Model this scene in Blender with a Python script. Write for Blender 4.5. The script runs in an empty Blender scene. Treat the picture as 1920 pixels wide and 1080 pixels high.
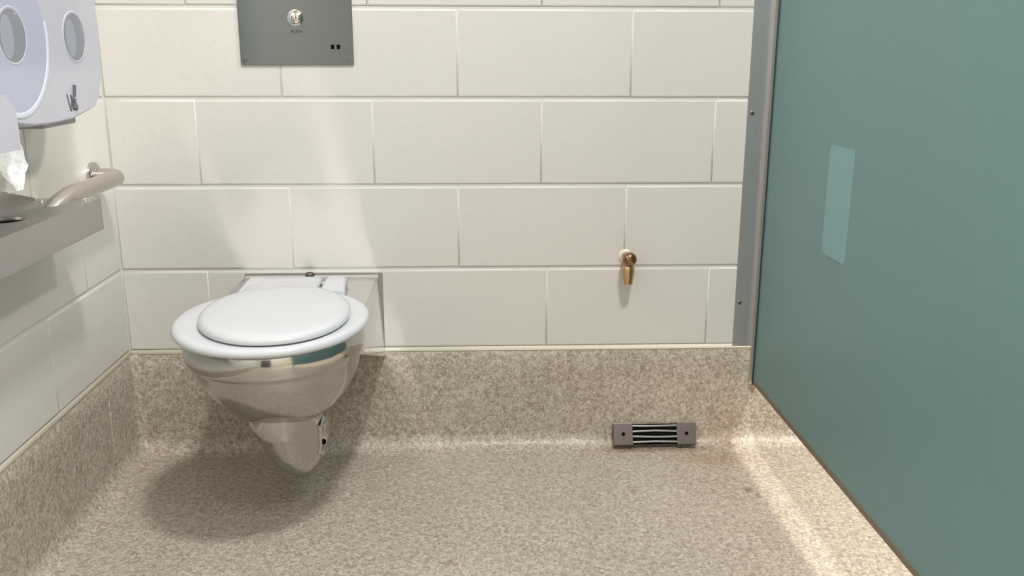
import bpy, bmesh, math, random
from mathutils import Vector, Matrix
random.seed(7)
S = bpy.context.scene
COL = S.collection
Z0 = 0.262            # floor lies at z = 0; local heights below are measured from the lowest bed joint
W_FLOOR = -Z0
XL = -0.80            # left wall face
XP = 0.7275           # partition face
CEIL = 3.30 - Z0

# ---------------------------------------------------------------- camera
f_px, yaw, pitch, roll = 1739.97, 0.0431103, 0.2543069, 0.0023619
F = Vector((math.sin(yaw)*math.cos(pitch), math.cos(yaw)*math.cos(pitch), -math.sin(pitch)))
R0 = Vector((math.cos(yaw), -math.sin(yaw), 0)); U0 = R0.cross(F)
Rt = math.cos(roll)*R0 + math.sin(roll)*U0
Up = -math.sin(roll)*R0 + math.cos(roll)*U0
cam = bpy.data.cameras.new('camera'); camo = bpy.data.objects.new('camera', cam); COL.objects.link(camo)
m = Matrix.Identity(4)
for i in range(3):
    m[i][0] = Rt[i]; m[i][1] = Up[i]; m[i][2] = -F[i]
camo.matrix_world = Matrix.Translation((0.0308, -2.17239, 0.71528)) @ m
cam.sensor_width = 36; cam.lens = f_px*36/1920; cam.clip_start = 0.02
S.camera = camo

# ---------------------------------------------------------------- world, exposure
w = bpy.data.worlds.new('world'); S.world = w; w.use_nodes = True
w.node_tree.nodes['Background'].inputs[0].default_value = (0.85, 0.9, 1, 1)
w.node_tree.nodes['Background'].inputs[1].default_value = 0.05
S.view_settings.view_transform = 'Standard'; S.view_settings.look = 'None'
S.view_settings.gamma = 1; S.view_settings.use_curve_mapping = False
S.view_settings.exposure = 0.09
S.cycles.blur_glossy = 0.1
S.cycles.max_bounces = 12; S.cycles.diffuse_bounces = 6; S.cycles.glossy_bounces = 6
S.cycles.sample_clamp_indirect = 0; S.cycles.sample_clamp_direct = 0

# ---------------------------------------------------------------- lights (inside their ceiling fittings)
LAMPS = [  # x, y, size x, size y, power, colour
    (0.50, -1.80, 0.26, 0.26, 74, (1.0, 0.975, 0.95)),
    (1.95, -1.20, 0.34, 0.34, 100, (1.0, 0.91, 0.78)),
    (1.50, -2.90, 1.00, 1.00, 66, (0.96, 0.98, 1.0)),  # added soft fill, unseen, brightens the left wall and base
]
def add_lamps():
    for i, (x, y, sx, sy, p, c) in enumerate(LAMPS):
        L = bpy.data.lights.new('lamp', 'AREA'); L.shape = 'RECTANGLE'; L.size = sx; L.size_y = sy
        L.energy = p; L.color = c
        o = bpy.data.objects.new('lamp_light', L); COL.objects.link(o)
        o.location = (x, y, CEIL-0.045)
add_lamps()

# ---------------------------------------------------------------- materials
def mat(name, col, rough=0.5, metal=0.0, bump=None, var=None, coat=0.0, spec=0.5, brushed=None):
    M = bpy.data.materials.new(name); M.use_nodes = True
    nt = M.node_tree; b = nt.nodes['Principled BSDF']
    b.inputs['Base Color'].default_value = (*col, 1); b.inputs['Roughness'].default_value = rough
    b.inputs['Metallic'].default_value = metal; b.inputs['Coat Weight'].default_value = coat
    b.inputs['Specular IOR Level'].default_value = spec
    geo = nt.nodes.new('ShaderNodeNewGeometry')
    def noise(scale, detail=3, vec=None):
        n = nt.nodes.new('ShaderNodeTexNoise'); n.inputs['Scale'].default_value = scale; n.inputs['Detail'].default_value = detail
        nt.links.new(vec or geo.outputs['Position'], n.inputs['Vector']); return n
    if var:   # (scale, other colour, lo, hi)
        n = noise(var[0], 4); r = nt.nodes.new('ShaderNodeValToRGB')
        r.color_ramp.elements[0].position = var[2]; r.color_ramp.elements[1].position = var[3]
        r.color_ramp.elements[0].color = (*col, 1); r.color_ramp.elements[1].color = (*var[1], 1)
        nt.links.new(n.outputs['Fac'], r.inputs['Fac']); nt.links.new(r.outputs['Color'], b.inputs['Base Color'])
    if bump:  # list of (scale, strength distance)
        prev = None
        for sc, d in bump:
            n = noise(sc, 3); bp = nt.nodes.new('ShaderNodeBump'); bp.inputs['Strength'].default_value = 1.0
            bp.inputs['Distance'].default_value = d
            nt.links.new(n.outputs['Fac'], bp.inputs['Height'])
            if prev: nt.links.new(prev.outputs['Normal'], bp.inputs['Normal'])
            prev = bp
        nt.links.new(prev.outputs['Normal'], b.inputs['Normal'])
    if brushed:  # stretch vector, scale, lo, hi roughness
        mp = nt.nodes.new('ShaderNodeMapping'); mp.inputs['Scale'].default_value = brushed[0]
        nt.links.new(geo.outputs['Position'], mp.inputs['Vector'])
        n = noise(brushed[1], 4, mp.outputs['Vector']); r = nt.nodes.new('ShaderNodeMapRange')
        r.inputs['To Min'].default_value = brushed[2]; r.inputs['To Max'].default_value = brushed[3]
        nt.links.new(n.outputs['Fac'], r.inputs['Value']); nt.links.new(r.outputs['Result'], b.inputs['Roughness'])
    return M

M_wall = mat('cream_block_paint', (0.606, 0.596, 0.572), 0.42, bump=[(240, 0.0002), (38, 0.0009)], var=(2.2, (0.626, 0.612, 0.588), 0.35, 0.7))
M_plain = mat('cream_wall_paint', (0.60, 0.59, 0.53), 0.5)
M_caulk = mat('cream_caulk', (0.74, 0.70, 0.60), 0.4)
M_steel = mat('polished_stainless', (0.52, 0.505, 0.495), 0.10, 1.0, bump=[(9, 0.0012)], brushed=((1, 1, 1), 14, 0.06, 0.16))
M_steel_box = mat('satin_stainless', (0.70, 0.685, 0.69), 0.14, 1.0, brushed=((1, 8, 8), 30, 0.10, 0.18))
M_steel_brushed = mat('brushed_stainless', (0.46, 0.44, 0.425), 0.3, 1.0, brushed=((1, 1, 12), 60, 0.26, 0.42))
M_plate = mat('brushed_plate_steel', (0.235, 0.26, 0.265), 0.2, 1.0, brushed=((6, 1, 1), 12, 0.15, 0.22))
M_chrome = mat('chrome', (0.78, 0.76, 0.74), 0.07, 1.0)
M_rail = mat('rail_steel', (0.55, 0.51, 0.48), 0.22, 1.0)
M_alu = mat('anodised_aluminium', (0.56, 0.56, 0.585), 0.42, 1.0, brushed=((12, 12, 1), 40, 0.36, 0.5))
M_alu_light = mat('bright_aluminium', (0.66, 0.65, 0.63), 0.35, 1.0)
M_white = mat('white_seat_plastic', (0.585, 0.605, 0.65), 0.22, coat=0.3)
M_disp = mat('white_dispenser_plastic', (0.41, 0.42, 0.50), 0.25, bump=[(6, 0.004)], coat=0.3)
M_disp_blue = mat('bluish_translucent_cover', (0.35, 0.375, 0.495), 0.22, coat=0.3)
M_disp_edge = mat('cover_rim_plastic', (0.50, 0.54, 0.66), 0.25)
M_window = mat('grey_roll_window', (0.205, 0.215, 0.265), 0.2, coat=0.4)
M_window_shade = mat('grey_core_plastic', (0.30, 0.30, 0.345), 0.35)
M_core = mat('roll_core_grey', (0.25, 0.275, 0.35), 0.4)
M_dark = mat('black_void', (0.004, 0.004, 0.0045), 0.9, spec=0.1)
M_print = mat('dark_grey_print', (0.10, 0.105, 0.125), 0.4)
M_etch = mat('etched_grey_print', (0.035, 0.037, 0.036), 0.5)
M_paper = mat('tissue_paper', (0.84, 0.87, 0.90), 0.85, bump=[(120, 0.0008)])
M_brass = mat('brass', (0.34, 0.20, 0.115), 0.17, 1.0)
M_brass_light = mat('worn_brass', (0.62, 0.42, 0.22), 0.2, 1.0)
M_green = mat('green_laminate', (0.150, 0.280, 0.290), 0.34, bump=[(900, 0.00012)], var=(500, (0.158, 0.288, 0.297), 0.4, 0.6), spec=0.35)
M_pale_blue = mat('pale_blue_patch', (0.195, 0.375, 0.42), 0.3)
M_gap = mat('dark_gap_green', (0.030, 0.045, 0.040), 0.5)
M_bronze = mat('bottom_edge_trim', (0.21, 0.185, 0.145), 0.4, 0.4)
M_drain = mat('drain_steel', (0.185, 0.160, 0.152), 0.42, 1.0)
M_bar = mat('drain_bar_steel', (0.72, 0.70, 0.72), 0.18, 1.0)
M_ceil = mat('white_ceiling', (0.74, 0.73, 0.70), 0.7)
M_door = mat('dark_grey_door', (0.06, 0.065, 0.07), 0.4)
M_diff = mat('lamp_housing_white', (0.8, 0.8, 0.8), 0.4)

def resin():
    M = bpy.data.materials.new('speckled_beige_resin'); M.use_nodes = True
    nt = M.node_tree; b = nt.nodes['Principled BSDF']; N = nt.nodes.new; L = nt.links.new
    geo = N('ShaderNodeNewGeometry')
    def noise(sc, det, dist=0.0, rough=0.5):
        n = N('ShaderNodeTexNoise'); n.inputs['Scale'].default_value = sc; n.inputs['Detail'].default_value = det
        n.inputs['Distortion'].default_value = dist; n.inputs['Roughness'].default_value = rough
        L(geo.outputs['Position'], n.inputs['Vector']); return n
    n1 = noise(120, 1.5, 1.2)
    r1 = N('ShaderNodeValToRGB'); e = r1.color_ramp.elements
    e[0].position = 0.34; e[0].color = (0.285, 0.240, 0.200, 1)
    e[1].position = 0.66; e[1].color = (0.535, 0.495, 0.440, 1)
    k = r1.color_ramp.elements.new(0.5); k.color = (0.400, 0.358, 0.305, 1)
    L(n1.outputs['Fac'], r1.inputs['Fac'])
    n2 = noise(3.0, 4); r2 = N('ShaderNodeValToRGB'); e = r2.color_ramp.elements
    e[0].position = 0.35; e[0].color = (0.93, 0.92, 0.90, 1); e[1].position = 0.65; e[1].color = (1.04, 1.03, 1.02, 1)
    L(n2.outputs['Fac'], r2.inputs['Fac'])
    mx = N('ShaderNodeMix'); mx.data_type = 'RGBA'; mx.blend_type = 'MULTIPLY'; mx.inputs[0].default_value = 1
    L(r1.outputs['Color'], mx.inputs[6]); L(r2.outputs['Color'], mx.inputs[7])
    cur = mx.outputs[2]
    # rusty stains and scuffs at fixed places on the floor: centre x, y, z, radii, strength
    stains = [((0.62, -0.09, 0.0), (0.10, 0.045, 0.05), 0.55, (0.80, 0.60, 0.42)),
              ((0.66, -0.02, 0.05), (0.05, 0.03, 0.10), 0.45, (0.82, 0.62, 0.46)),
              ((0.485, -0.035, 0.0), (0.17, 0.02, 0.02), 0.55, (0.62, 0.48, 0.34)),
              ((0.655, -0.262, 0.0), (0.013, 0.016, 0.05), 0.8, (0.52, 0.42, 0.34)),
              ((0.668, -0.295, 0.0), (0.006, 0.016, 0.05), 0.6, (0.6, 0.5, 0.42)),
              ((0.390, -0.265, 0.0), (0.006, 0.014, 0.05), 0.7, (0.55, 0.48, 0.40)),
              ((-0.02, -0.545, 0.0), (0.016, 0.012, 0.05), 0.6, (0.55, 0.48, 0.40)),
              ((0.10, -0.33, 0.0), (0.008, 0.006, 0.05), 0.5, (0.6, 0.52, 0.44))]
    nd = noise(60, 2)
    for c, rad, st, tint in stains:
        sub = N('ShaderNodeVectorMath'); sub.operation = 'SUBTRACT'; sub.inputs[1].default_value = c
        L(geo.outputs['Position'], sub.inputs[0])
        dv = N('ShaderNodeVectorMath'); dv.operation = 'DIVIDE'; dv.inputs[1].default_value = rad; L(sub.outputs[0], dv.inputs[0])
        ln = N('ShaderNodeVectorMath'); ln.operation = 'LENGTH'; L(dv.outputs[0], ln.inputs[0])
        ad = N('ShaderNodeMath'); ad.operation = 'ADD'; L(ln.outputs['Value'], ad.inputs[0]); L(nd.outputs['Fac'], ad.inputs[1])
        mr = N('ShaderNodeMapRange'); mr.interpolation_type = 'SMOOTHSTEP'
        mr.inputs['From Min'].default_value = 0.9; mr.inputs['From Max'].default_value = 1.75
        mr.inputs['To Min'].default_value = st; mr.inputs['To Max'].default_value = 0
        L(ad.outputs[0], mr.inputs['Value'])
        m2 = N('ShaderNodeMix'); m2.data_type = 'RGBA'; m2.blend_type = 'MULTIPLY'
        L(mr.outputs['Result'], m2.inputs[0]); L(cur, m2.inputs[6]); m2.inputs[7].default_value = (*tint, 1); cur = m2.outputs[2]
    L(cur, b.inputs['Base Color'])
    b.inputs['Roughness'].default_value = 0.36; b.inputs['Specular IOR Level'].default_value = 0.45
    n3 = noise(150, 2, 1.0); bp = N('ShaderNodeBump'); bp.inputs['Strength'].default_value = 1; bp.inputs['Distance'].default_value = 0.0010
    L(n3.outputs['Fac'], bp.inputs['Height']); L(bp.outputs['Normal'], b.inputs['Normal'])
    return M
M_resin = resin()

# ---------------------------------------------------------------- helpers
def link(name, me, m, parent=None, smooth=True, **props):
    o = bpy.data.objects.new(name, me); COL.objects.link(o)
    if m and not me.materials: me.materials.append(m)
    if parent: o.parent = parent
    if smooth:
        for p in me.polygons: p.use_smooth = True
    for k, v in props.items(): o[k] = v
    return o
def weighted(o):   # bevels shade round while the large faces stay flat
    md = o.modifiers.new('n', 'WEIGHTED_NORMAL'); md.mode = 'FACE_AREA'; md.weight = 100; md.keep_sharp = True; return o
def mesh(name, vs, fs):
    me = bpy.data.meshes.new(name); me.from_pydata([tuple(v) for v in vs], [], fs); me.validate()
    bm = bmesh.new(); bm.from_mesh(me); bmesh.ops.recalc_face_normals(bm, faces=bm.faces); bm.to_mesh(me); bm.free()
    return me
def from_bm(name, bm):
    bmesh.ops.recalc_face_normals(bm, faces=bm.faces)
    me = bpy.data.meshes.new(name); bm.to_mesh(me); bm.free(); return me
def sharp(o, deg=35):
    me = o.data
    for p in me.polygons: p.use_smooth = True
    me.set_sharp_from_angle(angle=math.radians(deg)); return o
def box(x0, x1, y0, y1, z0, z1, bev=0.0, seg=2):
    bm = bmesh.new(); bmesh.ops.create_cube(bm, size=1)
    for v in bm.verts:
        v.co = Vector((x0+(v.co.x+.5)*(x1-x0), y0+(v.co.y+.5)*(y1-y0), z0+(v.co.z+.5)*(z1-z0)))
    if bev: bmesh.ops.bevel(bm, geom=list(bm.edges), offset=bev, segments=seg, affect='EDGES', profile=0.5)
    return from_bm('box', bm)
def part(name, me, m, parent, deg=35, **props):
    o = sharp(link(name, me, m, parent, **props), deg)
    if len(me.polygons) < 200: weighted(o)
    return o
def thing(name, label, cat, loc=(0, 0, 0), **props):
    o = bpy.data.objects.new(name, None); COL.objects.link(o); o.location = loc
    o.empty_display_size = 0.1; o['label'] = label; o['category'] = cat
    for k, v in props.items(): o[k] = v
    return o
def loft(rings, cap0=True, cap1=True, closed=True):
    vs = []; fs = []; n = len(rings[0])
    for r in rings: vs += [tuple(p) for p in r]
    for i in range(len(rings)-1):
        for j in range(n if closed else n-1):
            a = i*n+j; b = i*n+(j+1) % n
            fs.append((a, b, b+n, a+n))
    if cap0: fs.append(tuple(range(n))[::-1])
    if cap1: fs.append(tuple((len(rings)-1)*n+j for j in range(n)))
    return mesh('loft', vs, fs)
def lathe(profile, origin, axis, seg=32, cap=True):
    """profile: (radius, distance along axis)."""
    ax = Vector(axis).normalized(); t = Vector((0, 0, 1)) if abs(ax.z) < .9 else Vector((1, 0, 0))
    u = ax.cross(t).normalized(); v = ax.cross(u); o = Vector(origin)
    return loft([[o+ax*d+u*(r*math.cos(2*math.pi*k/seg))+v*(r*math.sin(2*math.pi*k/seg)) for k in range(seg)] for r, d in profile], cap, cap)
def tube(path, r, seg=24):
    rings = []; P = [Vector(p) for p in path]; prev = None
    for i, p in enumerate(P):
        d = ((P[min(i+1, len(P)-1)]-P[max(i-1, 0)])).normalized()
        t = Vector((0, 0, 1)); u = d.cross(t).normalized(); v = u.cross(d)
        rings.append([p+u*(r*math.cos(2*math.pi*k/seg))+v*(r*math.sin(2*math.pi*k/seg)) for k in range(seg)])
    return loft(rings)
def screw(parent, origin, axis, r=0.005, m=None, name='screw'):
    return part(name, lathe([(r, 0), (r, 0.0010), (r*.8, 0.0020), (r*.35, 0.0024), (r*.34, 0.0010), (0.0002, 0.0009)], origin, axis, 20, cap=False), m or M_alu, parent)

# ---------------------------------------------------------------- block walls
_cache = {}
def block_mesh(wd, ht, bx0, bx1, bz):
    key = (round(wd, 4), round(ht, 4), bx0, bx1, bz)
    if key in _cache: return _cache[key]
    rings = []; D = 0.0032
    for t, dep in ((0, 0.012), (0, D), (0.35, D*.42), (0.75, D*.10), (1.15, 0.0)):
        a0, a1, c = bx0*t, bx1*t, bz*t
        rings.append([(a0, dep, c), (wd-a1, dep, c), (wd-a1, dep, ht-c), (a0, dep, ht-c)])
    vs = [p for r in rings for p in r]; fs = []
    for i in range(len(rings)-1):
        for j in range(4):
            a = i*4+j; b = i*4+(j+1) % 4; fs.append((a, b, b+4, a+4))
    n = (len(rings)-1)*4; fs.append((n, n+1, n+2, n+3))
    me = bpy.data.meshes.new('block'); me.from_pydata(vs, [], fs)
    bm = bmesh.new(); bm.from_mesh(me); bmesh.ops.recalc_face_normals(bm, faces=bm.faces)
    if sum((f.normal.y for f in bm.faces if abs(f.normal.y) > .99)) > 0: bmesh.ops.reverse_faces(bm, faces=bm.faces)
    bm.to_mesh(me); bm.free()
    me.materials.append(M_wall)
    for p in me.polygons: p.use_smooth = True
    _cache[key] = me; return me
def wall_blocks(parent, to_world, u0, u1, joints_for_row, nrows, head=0.0022):
    for row in range(nrows):
        us = sorted([u0]+[j for j in joints_for_row(row) if u0+0.02 < j < u1-0.02]+[u1])
        for a, b in zip(us[:-1], us[1:]):
            g = 0.0006
            me = block_mesh(b-a-2*g, 0.2-0.0052, head, head, 0.0048)
            o = bpy.data.objects.new('block', me); COL.objects.link(o); o.parent = parent
            weighted(o)
            o.matrix_local = to_world @ Matrix.Translation((a+g, random.uniform(-.0005, .0004), row*0.2+0.0026)) @ Matrix.Rotation(random.uniform(-.0012, .0012), 4, 'Z')

wb = link('wall_back', box(XL-0.15, 3.8, 0.0030, 0.15, -Z0, CEIL), M_wall, kind='structure', smooth=False)
seen = {0: [-0.600, -0.197, 0.209, 0.604], 1: [-0.396, -0.003, 0.395], 2: [-0.597, -0.197, 0.192, 0.597],
        3: [-0.400, -0.001, 0.397], 4: [-0.60, -0.20, 0.190, 0.593]}
def back_j(row):
    base = [(-0.6+0.4*k) if row % 2 == 0 else (-0.4+0.4*k) for k in range(12)]
    if row in seen: base = seen[row]+[b for b in base if b > seen[row][-1]+.2]
    return base
wall_blocks(wb, Matrix.Identity(4), XL+0.002, 3.8, back_j, 15)
wl = link('wall_left', box(XL-0.15, XL-0.0030, -4.6, 0.003, -Z0, CEIL), M_wall, kind='structure', smooth=False)
# local u runs along -y seen from inside: u = distance from the far corner, measured from the near end
LM = Matrix.Translation((XL, 0, 0)) @ Matrix.Rotation(math.radians(90), 4, 'Z')
# rotation by +90: local +x -> +y, local -y -> +x (towards the room)
def left_j(row):
    return [-(0.398+0.4*k) if row % 2 == 0 else -(0.198+0.4*k) for k in range(12)]
wall_blocks(wl, LM, -4.6, -0.002, left_j, 15, head=0.0026)

link('wall_right', box(3.8, 3.95, -4.6, 0.15, -Z0, CEIL), M_plain, kind='structure', smooth=False)
wf = link('wall_front', box(XL-.15, 3.95, -4.75, -4.6, -Z0, CEIL), M_plain, kind='structure', smooth=False)
link('ceiling', box(XL-.15, 3.95, -4.75, .15, CEIL, CEIL+.1), M_ceil, kind='structure', smooth=False)
link('floor', box(XL-.15, 3.95, -4.75, .15, -Z0-0.1, -Z0), M_resin, kind='structure', smooth=False)
d1 = link('door_1', box(-0.45, 0.50, -4.6, -4.56, -Z0+0.01, 2.1-Z0, 0.003), M_door, kind='structure', smooth=False)
part('door_handle', tube([(0.38, -4.56, 0.75), (0.38, -4.50, 0.75), (0.37, -4.49, 0.75), (0.26, -4.49, 0.75)], 0.009), M_chrome, d1)

# ---------------------------------------------------------------- coved base (skirting of the same resin)
TOP = -0.0075
def cove_profile(r, th=0.004):
    pts = [(0.0, TOP+0.0005), (th*.6, TOP), (th, TOP-0.002)]
    pts += [(th, z) for z in (TOP-0.05, -Z0+r+0.06, -Z0+r)]
    for k in range(1, 11):
        a = math.pi/2*k/10
        pts.append((th+r-r*math.cos(a), -Z0+r-r*math.sin(a)+0.0004*(k/10)))
    pts.append((th+r+0.008, -Z0+0.0002)); return pts
def kx(x):
    return 0.042*(1-0.55*math.exp(-((x-0.485)/0.135)**4))
NA = 10
def cove_back():
    # columns: first the outer half of the corner fillet, then along +x
    cols = []
    rf = 0.022
    for k in range(NA//2, NA+1):
        a = math.pi/2*k/NA   # 0: on the left wall side, 90deg: on the back side
        col = []
        for (d, z) in cove_profile(0.046+(0.042-0.046)*(k/NA)):
            cx, cy = XL+d+rf, -d-rf
            col.append((cx-rf*math.cos(a), cy+rf*math.sin(a), z))
        cols.append(col)
    xs = [XL+0.075+(3.8-XL-0.075)*t for t in [0]]
    x = XL+0.09
    xs = []
    while x < 3.8: xs.append(x); x += 0.02 if x < 0.95 else 0.3
    xs.append(3.8)
    for x in xs: cols.append([(x, -d, z) for d, z in cove_profile(kx(x))])
    return cols
def cove_left():
    cols = []; rf = 0.022
    for k in range(NA//2, -1, -1):
        a = math.pi/2*k/NA
        cols.append([(XL+d+rf-rf*math.cos(a), -d-rf+rf*math.sin(a), z) for d, z in cove_profile(0.046+(0.042-0.046)*(k/NA))])
    y = -0.09
    while y > -4.6:
        cols.append([(XL+d, y, z) for d, z in cove_profile(0.046)]); y -= 0.25
    cols.append([(XL+d, -4.6, z) for d, z in cove_profile(0.046)])
    return cols
def strip(cols):
    n = len(cols[0]); vs = [p for c in cols for p in c]
    fs = [(i*n+j, i*n+j+1, (i+1)*n+j+1, (i+1)*n+j) for i in range(len(cols)-1) for j in range(n-1)]
    return mesh('cove', vs, fs)
bb = link('baseboard_back', strip(cove_back()), M_resin, kind='structure')
bl = link('baseboard_left', strip(cove_left()), M_resin, kind='structure')
def caulk(p0, p1, nrm):
    p0, p1, nrm = Vector(p0), Vector(p1), Vector(nrm); rr = []
    for p in (p0, p1):
        rr.append([p+nrm*d+Vector((0, 0, z)) for d, z in ((-.004, -.0080), (.0042, -.0078), (.0046, -.0060), (.0032, -.0020), (.0006, .0020), (-.004, .0026))])
    return loft(rr)
link('trim_1', caulk((XL, 0, 0), (3.8, 0, 0), (0, -1, 0)), M_caulk, kind='structure')
link('trim_2', caulk((XL, 0, 0), (XL, -4.6, 0), (1, 0, 0)), M_caulk, kind='structure')
sm = part('welded_seam', tube([(XL+0.0040, -0.165, -0.065), (XL+0.0040, -0.168, -0.19)], 0.0022, 8), M_resin, bl)

# ---------------------------------------------------------------- toilet
T = thing('toilet', 'wall-hung stainless steel toilet with a white plastic seat and closed lid', 'toilet', (-0.36, -0.2, -0.24))
def tp(name, me, m, deg=35, parent=None, **k):
    o = part(name, me, m, parent or T, deg, **k)
    if parent is None: o.matrix_parent_inverse = Matrix.Translation((0.36, 0.2, 0.24))
    return o
# housing: box against the wall whose underside slopes up towards the pan
def housing():
    xl, xr = -0.508, -0.194
    prof = [(0.002, 0.189), (-0.335, 0.189), (-0.352, 0.180), (-0.356, 0.112), (-0.352, 0.104), (-0.004, -0.020), (0.002, -0.016)]
    bm = bmesh.new()
    a = [bm.verts.new((xl, y, z)) for y, z in prof]
    b = [bm.verts.new((xr+0.008*(0.19-z)/0.2*(1 if y > -.1 else .3), y, z)) for y, z in prof]
    n = len(prof); bm.faces.new(a[::-1]); bm.faces.new(b)
    for i in range(n): bm.faces.new((a[i], a[(i+1) % n], b[(i+1) % n], b[i]))
    bmesh.ops.bevel(bm, geom=list(bm.edges), offset=0.0022, segments=2, affect='EDGES')
    return from_bm('housing', bm)
tp('housing', housing(), M_steel_box, 30)
tp('wall_flange', box(-0.512, -0.186, -0.0035, 0.001, -0.026, 0.1915, 0.0008), M_steel_brushed)
def ell(cx, cy, a, b, z, n=2.0, seg=72, ymax=None, bb=None):
    out = []
    for k in range(seg):
        t = 2*math.pi*k/seg; c, s = math.cos(t), math.sin(t)
        x = cx+a*math.copysign(abs(c)**(2/n), c)
        y = cy+(bb if (bb and s > 0) else b)*math.copysign(abs(s)**(2/n), s)
        if ymax is not None: y = min(y, ymax)
        out.append((x, y, z))
    return out
B = [(.1915, -.3581, -.4038, .1619, .2006), (.1869, -.3581, -.4038, .1668, .2045), (.1820, -.3584, -.4038, .1692, .2069), (.1760, -.3587, -.4038, .1713, .2090), (.1690, -.3590, -.4038, .1727, .2102), (.1610, -.3591, -.4038, .1732, .2106), (.1530, -.3591, -.4038, .1730, .2102), (.1455, -.3591, -.4038, .1718, .2088), (.1382, -.3591, -.4029, .1693, .2052), (.1336, -.3591, -.4010, .1647, .1996), (.1271, -.3581, -.4001, .1628, .1969), (.0940, -.3572, -.3918, .1555, .1831), (.0572, -.3563, -.3826, .1371, .1610), (.0296, -.3554, -.3762, .1178, .1380), (.0066, -.3554, -.3707, .0948, .1122), (-.0118, -.3554, -.3670, .0727, .0902), (-.0256, -.3545, -.3642, .0506, .0699), (-.0330, -.3535, -.3624, .0313, .0506), (-.0357, -.3526, -.3624, .0138, .0276)]
from bisect import bisect
def interp_rows(R, m):
    out = []
    for i in range(len(R)-1):
        for t in range(m): out.append([R[i][k]+(R[i+1][k]-R[i][k])*t/m for k in range(len(R[0]))])
    out.append(list(R[-1])); return out
tp('bowl', loft([ell(c, d, a, b, z, 2.05, 96) for z, c, d, a, b in B]), M_steel, 50)
SH = [(.0296, -.3581, -.3026, .0791, .1886), (-.0072, -.3572, -.2980, .0764, .1950), (-.0274, -.3554, -.2934, .0736, .1932), (-.0330, -.3545, -.2934, .0695, .1886), (-.0578, -.3517, -.2842, .0662, .1803), (-.0900, -.3462, -.2750, .0626, .1702), (-.1268, -.3407, -.2612, .0515, .1518), (-.1498, -.3370, -.2520, .0377, .1316), (-.1636, -.3342, -.2474, .0248, .1150), (-.1691, -.3324, -.2474, .0147, .1012)]
tp('trap_cover', loft([ell(c, d, a, b, z, 2.5, 96) for z, c, d, a, b in SH]), M_steel, 50)
# raised fixing pocket with a bolt on the right side of the trap cover
def pocket():
    vs = []; rings = []
    base = [(-0.020, 0.030), (0.008, 0.052), (0.018, 0.030), (0.016, -0.032), (0.002, -0.050), (-0.016, -0.034)]
    return base
pk = []
for off, sc in ((-0.012, 1.0), (0.001, 1.0), (0.0035, 0.90), (0.0028, 0.74), (-0.002, 0.66)):
    pk.append([(-0.2862+off-0.09*(-y)*(y < 0)-0.10*abs(z)*(z < 0)*0.9, -0.3520+y*sc*1.30, -0.0808+z*sc*.92) for y, z in [(-0.016, 0.040), (0.004, 0.056), (0.018, 0.040), (0.018, -0.030), (0.002, -0.046), (-0.016, -0.030)]])
pko = tp('fixing_pocket', loft(pk), M_steel, 25)
bo = part('bolt', lathe([(0.006, 0), (0.006, 0.004), (0.004, 0.007), (0.0005, 0.0075)], (-0.2875, -0.3580, -0.0854), (1, -.15, 0), 16), M_dark, pko)
# seat
def rot2(pts, c, a):
    ca, sa = math.cos(a), math.sin(a)
    return [(c[0]+(x-c[0])*ca-(y-c[1])*sa, c[1]+(x-c[0])*sa+(y-c[1])*ca, z) for x, y, z in pts]
SC = (-.3600, -.4148)
def seat_ring(s, z):
    return rot2(ell(SC[0], SC[1], .1855*s, .2215*s, z, 2.08, 112, bb=.200*s), SC, 0.05)
tp('seat', loft([seat_ring(*p) for p in [(.55, 0.1915), (.955, 0.1901), (.985, 0.1920), (.999, 0.1957), (1.0, 0.1998), (.994, 0.2039), (.975, 0.2072), (.94, 0.2085), (.84, 0.2090), (.78, 0.2085), (.55, 0.2044)]]), M_white, 40)
LC = (-0.3499, -0.4342)
def lid_ring(s, z):
    return rot2(ell(LC[0], LC[1], .1420*s, .1900*s, z, 2.1, 112, bb=.186*s), LC, 0.12)
lid = tp('lid', loft([lid_ring(*p) for p in [(.93, 0.2092), (.975, 0.2107), (.995, 0.2131), (1.0, 0.2168), (.992, 0.2210), (.965, 0.2248), (.92, 0.2274), (.85, 0.2289), (.6, 0.2306), (.3, 0.2315), (.04, 0.2320)]]), M_white, 40)
def slab(rows, th):
    """rows: list of (y, z, x0, x1) - a bent plate with rounded long edges."""
    rings = []
    for y, z, a, b in rows:
        h = th/2; r = []
        for (xx, sg) in ((b, 1), (a, -1)):
            for k in range(7):
                an = math.pi/2-math.pi*k/6 if sg > 0 else -math.pi/2-math.pi*k/6
                r.append((xx+math.cos(an)*h*.8, y, z+math.sin(an)*h))
        rings.append(r)
    return loft(rings)
part('lid_neck', slab([(-.142, .200, -.416, -.316), (-.145, .208, -.421, -.312), (-.156, .2125, -.424, -.310), (-.19, .214, -.428, -.309), (-.235, .217, -.436, -.306), (-.29, .2215, -.440, -.300)], .016), M_white, lid, 40)
def lug(x0, x1):
    return slab([(-.108, .190, x0+.003, x1-.003), (-.112, .199, x0, x1), (-.124, .2025, x0, x1), (-.17, .202, x0-.001, x1+.003), (-.215, .199, x0-.002, x1+.008), (-.235, .198, x0-.002, x1+.010)], .020)
tp('hinge', lug(-.466, -.432), M_white, 40)
tp('hinge', lug(-.293, -.262), M_white, 40)
tp('hinge_pin', lathe([(0.005, 0), (0.005, 0.182)], (-.455, -.155, .203), (1, 0, 0), 16), M_white)
tp('flush_spud', lathe([(0.011, 0), (0.011, 0.006), (0.008, 0.009), (0.0005, 0.010)], (-.357, -.012, .186), (0, 0, 1), 20), M_drain)

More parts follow.
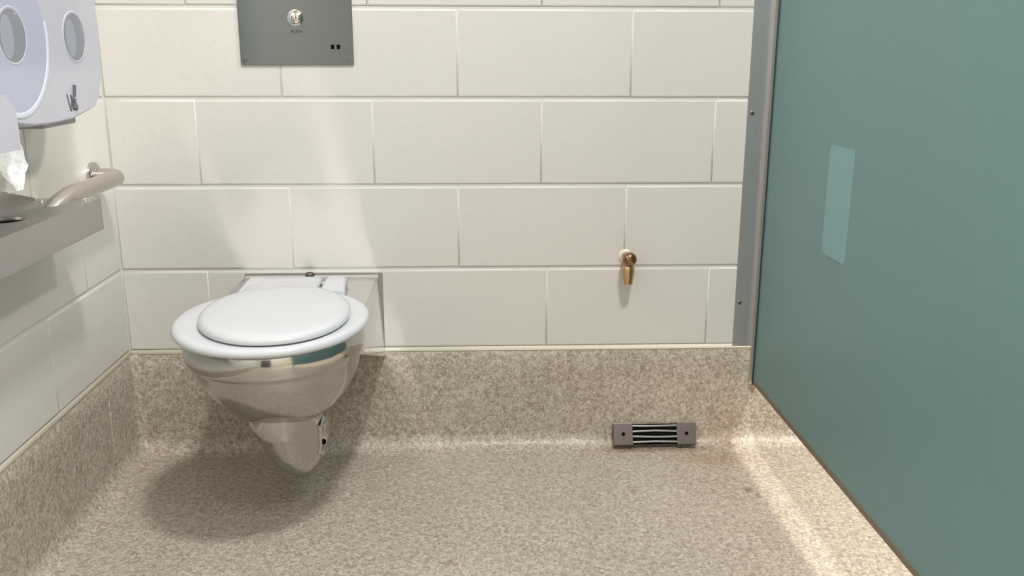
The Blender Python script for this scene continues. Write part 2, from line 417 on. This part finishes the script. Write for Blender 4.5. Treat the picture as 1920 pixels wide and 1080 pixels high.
# ---------------------------------------------------------------- flush plate on the back wall
fp = thing('flush_plate', 'brushed steel flush plate with a round push button above the toilet', 'flush plate', (-.36, -.002, .675))
def fpp(name, me, m, **k):
    o = part(name, me, m, fp, **k); o.matrix_parent_inverse = Matrix.Translation((.36, .002, -.675)); return o
fpp('plate', box(-.4855, -.2340, -.0055, .001, .675, .945, .0012), M_plate)
btn = fpp('push_button', lathe([(.0175, 0), (.0175, .002), (.0145, .0025), (.0142, .0050), (.012, .0080), (.008, .0102), (.003, .0113), (.0002, .0114)], (-.359, -.0055, .777), (0, -1, 0), 40), M_chrome)
sens = fpp('sensor_window', box(-.2845, -.2615, -.0062, -.0050, .709, .719, .0003), M_plate)
for x in (-.2800, -.2670):
    o = part('sensor_eye', box(x-.0038, x+.0038, -.0070, -.0060, .7090, .7190, .0004), M_dark, sens)
for x in (-.4765, -.2440):
    for z in (.6845, .935):
        o = screw(fp, (x, -.0055, z), (0, -1, 0), .0042, M_plate); o.matrix_parent_inverse = Matrix.Translation((.36, .002, -.675))
def text(body, size, m, mw, parent, name='lettering', extrude=0.0003, shear=0.0):
    c = bpy.data.curves.new(name, 'FONT'); c.body = body; c.size = size; c.extrude = extrude; c.align_x = 'CENTER'; c.align_y = 'CENTER'; c.shear = shear
    t = bpy.data.objects.new('tmp', c); COL.objects.link(t)
    dg = bpy.context.evaluated_depsgraph_get(); me = bpy.data.meshes.new_from_object(t.evaluated_get(dg))
    bpy.data.objects.remove(t)
    me.transform(mw); me.materials.clear(); me.materials.append(m)
    o = bpy.data.objects.new(name, me); COL.objects.link(o); o.parent = parent; return o
o = text('PUSH', .0105, M_etch, Matrix.Translation((-.3585, -.0057, .7465)) @ Matrix.Rotation(math.pi/2, 4, 'X'), fp)
o.matrix_parent_inverse = Matrix.Translation((.36, .002, -.675))

# ---------------------------------------------------------------- brass tap
tap = thing('wall_tap', 'small brass tap with a rounded handle on the back wall', 'tap', (.398, 0, .215))
def tpp(name, me, m, deg=40):
    o = part(name, me, m, tap, deg); o.matrix_parent_inverse = Matrix.Translation((-.398, 0, -.215)); return o
tpp('wall_collar', lathe([(.0165, 0), (.0165, .003), (.013, .006)], (.398, -.0, .228), (0, -1, 0), 28), M_caulk)
tpp('tap_body', lathe([(.0105, 0), (.0105, .018), (.0135, .020), (.0140, .026), (.0142, .034)], (.398, -.004, .226), (.06, -1, 0.02), 28), M_brass)
tpp('handle', lathe([(.0120, -.004), (.0158, .002), (.0168, .008), (.0162, .013), (.0138, .018), (.009, .0218), (.004, .0232), (.0003, .0236)], (.4005, -.036, .2285), (.08, -1, .12), 32), M_brass)
tpp('spout', lathe([(.0125, 0), (.0150, .004), (.0152, .010), (.0146, .022), (.0126, .032), (.0108, .040), (.0104, .045), (.0085, .0465), (.0070, .0440)], (.4010, -.030, .2115), (0, -.12, -1), 10), M_brass_light, 30)

# ---------------------------------------------------------------- drain grate in the cove
dr = thing('floor_drain', 'small steel drain grate set in the coved base of the back wall', 'drain', (.483, -.03, -Z0+.01))
pt, pb = Vector((0, -.0085, -.2030)), Vector((0, -.0335, -.2510))
up = (pt-pb).normalized(); nr = Vector((0, -up.z, up.y)).normalized()
if nr.y > 0: nr = -nr
DM = Matrix(((1, 0, 0, .4835), (0, up.y, -nr.y*-1, 0), (0, up.z, nr.z, 0), (0, 0, 0, 1)))
mid = (pt+pb)/2
DM = Matrix(((1, 0, 0, .4835), (0, up.y, nr.y, mid.y), (0, up.z, nr.z, mid.z), (0, 0, 0, 1)))
def dpart(name, me, m, deg=35, parent=None):
    me.transform(DM); o = part(name, me, m, parent or dr, deg)
    if parent is None: o.matrix_parent_inverse = Matrix.Translation((-.483, .03, Z0-.01))
    return o
H = (pt-pb).length/2
dpart('recess', box(-.062, .062, -H+.002, H-.002, -.012, .0005), M_dark)
for sx in (-1, 1):
    xa, xb = sorted((sx*.1045, sx*.0555))
    e = dpart('end_plate', box(xa, xb, -H-.001, H+.001, -.014, .0065, .002), M_drain)
    me = lathe([(.0045, 0), (.0045, .0012), (.003, .0016), (.0028, .0004), (.0002, .0003)], (sx*.080, 0, .0065), (0, 0, 1), 16, cap=False); dpart('screw', me, M_dark, parent=e)
for i in range(4):
    yy = -H*.74+i*H*.50
    me = tube([(-.058, yy+.001*math.sin(i*2), .003), (0, yy+.0012*math.cos(i*3), .0035), (.058, yy-.001*math.sin(i), .003)], .0026, 10)
    dpart('bar', me, M_bar)

# ---------------------------------------------------------------- partition
P = thing('partition', 'glossy dark green toilet partition panel with an aluminium wall channel', 'partition', (XP, -.8, -Z0))
PI_ = Matrix.Translation((-XP, .8, Z0))
def ppart(name, me, m, deg=35, parent=None, **k):
    o = part(name, me, m, parent or P, deg, **k)
    if parent is None: o.matrix_parent_inverse = PI_
    return o
PB = -.0985
ppart('panel', box(XP, XP+.016, -1.72, -.010, PB+.012, 1.80, .001), M_green)
ppart('bottom_trim', box(XP-.0012, XP+.0172, -1.72, -.010, PB, PB+.013, .0006), M_bronze)
ch = ppart('wall_channel', box(.672, XP-.010, -.0035, .001, -.0905, 1.80, .0005), M_alu)
ppart('channel_lip', box(XP-.0105, XP-.0035, -.016, .001, PB, 1.80, .0005), M_alu_light)
ppart('dark_gap', box(XP-.0036, XP+.0005, -.0170, .001, PB-.002, 1.80), M_gap)  # dark strip standing in for the shade in the channel gap
for z in (.567, .109, 1.02, 1.5):
    screw(ch, (.6830, -.0035, z), (0, -1, 0), .0052, M_drain)
ppart('post', box(XP-.014, XP+.030, -1.80, -1.72, -Z0, 1.82, .003), M_alu)
def rrect(cy, cz, hy, hz, r, x, n=6, sh=0):
    out = []
    for (sy, sz, a0) in ((1, 1, 0), (-1, 1, 90), (-1, -1, 180), (1, -1, 270)):
        for k in range(n+1):
            a = math.radians(a0+90*k/n)
            out.append((x, cy+sy*(hy-r)+r*math.cos(a), cz+sz*(hz-r)+r*math.sin(a)))
    return out
ppart('pale_rect', loft([rrect(-.4445, .4265, .059, .107, .012, XP-.0006), rrect(-.4445, .4265, .059, .107, .012, XP+.0002)]), M_pale_blue, label='pale blue rounded rectangle on the partition')  # pale blue rounded rectangle on the panel face

# ---------------------------------------------------------------- toilet roll dispenser on the left wall
D = thing('toilet_roll_dispenser', 'white plastic double toilet roll dispenser with two oval windows on the left wall', 'dispenser', (XL, -.58, .59))
DI = Matrix.Translation((-XL, .58, -.59))
def dp(name, me, m, deg=40, parent=None, **k):
    o = part(name, me, m, parent or D, deg, **k)
    if parent is None: o.matrix_parent_inverse = DI
    return o
XF = -.662
def dprofile(x, s, cut=0.0):
    # outline in y,z: wide top, tapering lower corners
    cy, hw = -.5775, .238*s
    z0, z1 = .587+(1-s)*.10, .93
    pts = [(cy+hw-.006, z1), (cy+hw, z1-.05), (cy+hw, .70), (cy+hw-.008, .660), (cy+hw-.022, .628), (cy+hw-.050, .606), (cy+hw-.09, z0+.010), (cy+hw-.15, z0+.002), (cy, z0)]
    out = pts[:-1]+[(cy, z0)]+[(2*cy-y, z) for y, z in reversed(pts[:-1])]
    return [(x, y, z) for y, z in out]
dp('body', loft([dprofile(XL+.004, .93), dprofile(XL+.06, .965), dprofile(XF-.030, .990), dprofile(XF-.012, .985), dprofile(XF-.004, .968), dprofile(XF, .935)]), M_disp, 50)
def disc(cy, cz, ry, rz, x0, x1, seg=40, bev=.0015):
    R = lambda k, x: [(x, cy+ry*k*math.cos(2*math.pi*i/seg), cz+rz*k*math.sin(2*math.pi*i/seg)) for i in range(seg)]
    return loft([R(1, x0), R(1, x1-bev*.6), R(1-bev/ry, x1)])
for cy in (-.462, -.690):
    wdw = dp('roll_window', disc(cy, .730, .0435, .0400, XF-.004, XF+.0012), M_window)
    dp('roll_core', disc(cy-.017, .728, .020, .033, XF-.003, XF+.0018), M_core, parent=wdw)
    # raised rim round each window
    seg = 48; rr = []
    for r, x in ((1.13, XF-.001), (1.08, XF+.0008), (1.04, XF+.0012), (1.0, XF+.0006), (.98, XF-.001)):
        rr.append([(x, cy+.0437*r*math.cos(2*math.pi*i/seg), .730+.0402*r*math.sin(2*math.pi*i/seg)) for i in range(seg)])
    dp('window_rim', loft(rr, False, False), M_disp, parent=wdw)
# central sliding cover: disc sector with a pale rim
def arc_rim(cy, cz, r, a0, a1, x, w, n=30):
    rings = []
    for i in range(n+1):
        a = math.radians(a0+(a1-a0)*i/n); c, s = math.cos(a), math.sin(a)
        rings.append([(x+dx, cy+(r+dr)*c, cz+(r+dr)*s) for dx, dr in ((-.003, -w), (.0012, -w*.7), (.002, 0), (.0012, w*.7), (-.003, w))])
    return loft(rings)
cov = dp('sliding_cover', disc(-.690, .728, .115, .112, XF-.006, XF+.0006, 64), M_disp_blue)
dp('cover_rim', arc_rim(-.690, .728, .1175, -175, 12, XF, .0055), M_disp_edge, parent=cov)
dp('outlet_hood', loft([[(x, -.7640+dy, z) for dy, z in ((-.075*s, .640), (-.05*s, .648), (.02*s, .645), (.048*s, .622), (.052*s, .585), (.050*s, .562), (-.075*s, .562))] for x, s in ((XF-.05, 1), (XF+.001, 1), (XF+.005, .93))]), M_disp, 40)
dp('lower_bracket', box(XL+.01, XF-.055, -.50, -.36, .574, .592, .003), M_window_shade)
# print on the cover: a leaning letter W with a raised tick
def stroke(y0, z0, y1, z1, w):
    d = Vector((0, y1-y0, z1-z0)).normalized(); n = Vector((0, -d.z, d.y))*w/2; x = XF+.0004
    q = [Vector((x, y0, z0))+n, Vector((x, y1, z1))+n, Vector((x, y1, z1))-n, Vector((x, y0, z0))-n]
    return [tuple(v) for v in q]
vs = []; fs = []
LY, LZ = -.5000, .6200
for s in [(-.0200, .0150, -.0110, -.0130, .0045), (-.0110, -.0130, .0000, .0080, .0060), (-.0060, .0130, .0020, -.0130, .0030), (.0000, .0080, .0150, -.0110, .0068), (.0030, -.002, .0130, -.0125, .0060), (.0000, -.0110, .0080, .0060, .0050), (.0060, .0100, .0110, .0290, .0050)]:
    q = stroke(LY+s[0], LZ+s[1], LY+s[2], LZ+s[3], s[4]); k = len(vs)
    x_off = .0001*len(fs)
    q = [(p[0]+x_off, p[1], p[2]) for p in q]+[(p[0]-.0012, p[1], p[2]) for p in q]
    vs += q; fs += [(k, k+1, k+2, k+3), (k+7, k+6, k+5, k+4)]+[(k+i, k+(i+1) % 4, k+4+(i+1) % 4, k+4+i) for i in range(4)]
dp('printed_mark', mesh('mark', vs, fs), M_print)

# hanging tissue
def tissue():
    folds = [(0, 0), (.10, .9), (.22, -.8), (.33, 1), (.45, -.9), (.56, .7), (.68, -1), (.80, .8), (.90, -.6), (1, .4)]
    rows = 9; vs = []; fs = []; cols = len(folds)
    for r in range(rows):
        t = r/(rows-1)
        for u, d in folds:
            yl = -.695-.012*t+.030*max(0, t-.7)/.3; yr = -.637+.030*t-.040*max(0, t-.78)/.22
            z = .575-.086*t
            if u > .85: z += .020*t
            if u == 0: z += .012*t
            x = -.700+.0075*d*(.45+.55*t)*(1+.25*math.sin(r*1.7+u*9))
            vs.append((x, yl+(yr-yl)*u+.0025*math.sin(r*1.1+u*12), z+.002*math.sin(u*25)*t))
    for r in range(rows-1):
        for c in range(cols-1):
            a = r*cols+c; fs.append((a, a+1, a+1+cols, a+cols))
    return mesh('tissue', vs, fs)
ti = link('tissue', tissue(), M_paper, smooth=False, label='crumpled white tissue hanging from the toilet roll dispenser', category='tissue')
md = ti.modifiers.new('s', 'SOLIDIFY'); md.thickness = .0008; md.offset = 0

# ---------------------------------------------------------------- steel shelf and grab rail on the left wall
Sh = thing('steel_shelf', 'stainless steel wall shelf with a round black hole, ending in a tubular grab rail', 'shelf', (XL, -.8, .40))
SI = Matrix.Translation((-XL, .8, -.40))
def sp(name, me, m, deg=35, parent=None, **k):
    o = part(name, me, m, parent or Sh, deg, **k)
    if parent is None: o.matrix_parent_inverse = SI
    return o
ZT, XS, YE, YN = .4330, -.680, -.378, -1.20
def top_plate():
    hc, hr, seg = (-.757, -.600), .031, 40
    outer = []
    x0, x1, y0, y1 = XL, XS-.002, YN, YE
    # square ring of points matching the circle directions
    for k in range(seg):
        a = 2*math.pi*k/seg; c, s = math.cos(a), math.sin(a); ts = []
        if c > 1e-6: ts.append((x1-hc[0])/c)
        if c < -1e-6: ts.append((x0-hc[0])/c)
        if s > 1e-6: ts.append((y1-hc[1])/s)
        if s < -1e-6: ts.append((y0-hc[1])/s)
        t = min(ts); outer.append((hc[0]+c*t, hc[1]+s*t))
    # move the nearest points on to the corners
    for cx, cy in ((x0, y0), (x0, y1), (x1, y0), (x1, y1)):
        i = min(range(seg), key=lambda i: (outer[i][0]-cx)**2+(outer[i][1]-cy)**2); outer[i] = (cx, cy)
    C = lambda r, z: [(hc[0]+r*math.cos(2*math.pi*k/seg), hc[1]+r*math.sin(2*math.pi*k/seg), z) for k in range(seg)]
    return loft([[(x, y, ZT-.012) for x, y in outer], [(x, y, ZT) for x, y in outer], C(hr+.010, ZT), C(hr+.003, ZT-.002), C(hr, ZT-.006), C(hr, ZT-.012)], False, False)
tpz = sp('top_plate', top_plate(), M_steel_brushed, 30)
sp('hole_liner', lathe([(.0309, 0), (.0309, .045), (.0003, .046)], (-.757, -.600, ZT-.009), (0, 0, -1), 32, cap=False), M_dark, parent=tpz)
sp('front_panel', box(XS-.004, XS, YN, YE, ZT-.060, ZT+.0015, .0009), M_steel_brushed)
sp('end_panel', box(XL, XS-.001, YE-.003, YE, ZT-.060, ZT-.0005, .0005), M_steel_brushed)
def upstand():
    pts = [(YN, ZT-.004), (YE-.02, ZT-.004), (YE-.02, ZT+.004), (YE-.06, ZT+.014), (YE-.16, ZT+.040), (YN, ZT+.046)]
    return loft([[(XL+.0005, y, z) for y, z in pts], [(XL+.0060, y, z) for y, z in pts]])
sp('back_upstand', upstand(), M_steel_brushed, 30)

def rp(name, me, m, deg=40): return sp(name, me, m, deg)
xr_, yr_, zr_, br = -.7400, -.110, .4385, .030
path = [(XL+.002, yr_, zr_), (xr_-br-.005, yr_, zr_)]
for k in range(0, 11):
    a = math.pi/2*k/10
    path.append((xr_-br+br*math.sin(a), yr_-br+br*math.cos(a), zr_))
path += [(xr_, -.20, zr_), (xr_, -.30, zr_), (xr_, -.372, zr_), (xr_, -.41, zr_-.005), (xr_, -.45, zr_-.013), (xr_, -.50, zr_-.028)]
rp('rail', tube(path, .0178, 32), M_rail)
rp('wall_flange', lathe([(.0320, 0), (.0320, .005), (.031, .0085), (.028, .0105), (.0195, .0115), (.0185, .013)], (XL, yr_, zr_), (1, 0, 0), 48), M_steel)
for xx, yy in ((-.775, -.415), (-.700, -.400)):
    o = part('screw', lathe([(.0065, 0), (.0060, .002), (.003, .0036), (.0003, .004)], (xx, yy, ZT), (0, 0, 1), 18), M_chrome, tpz)

# ---------------------------------------------------------------- ceiling fittings around the lamps
labels = ['square white ceiling light over the toilet stall', 'square white ceiling light over the next stall', 'large square ceiling light added as unseen fill behind the camera']
for (x, y, sx, sy, p, c), lb in zip(LAMPS, labels):
    cl = thing('ceiling_light', lb, 'ceiling light', (x, y, CEIL))
    hx, hy = sx/2+.03, sy/2+.03
    part('frame', box(-hx, hx, -hy, hy, -.035, 0, .004), M_diff, cl)
    for o in [o for o in bpy.data.objects if o.type == 'LIGHT' and abs(o.location.x-x) < 1e-4 and abs(o.location.y-y) < 1e-4]:
        o.parent = cl; o.location = (0, 0, -.045)

# heights above were measured from the lowest bed joint: lift everything so that the floor is z = 0
for o in list(bpy.data.objects):
    if o.parent is None: o.location.z += Z0
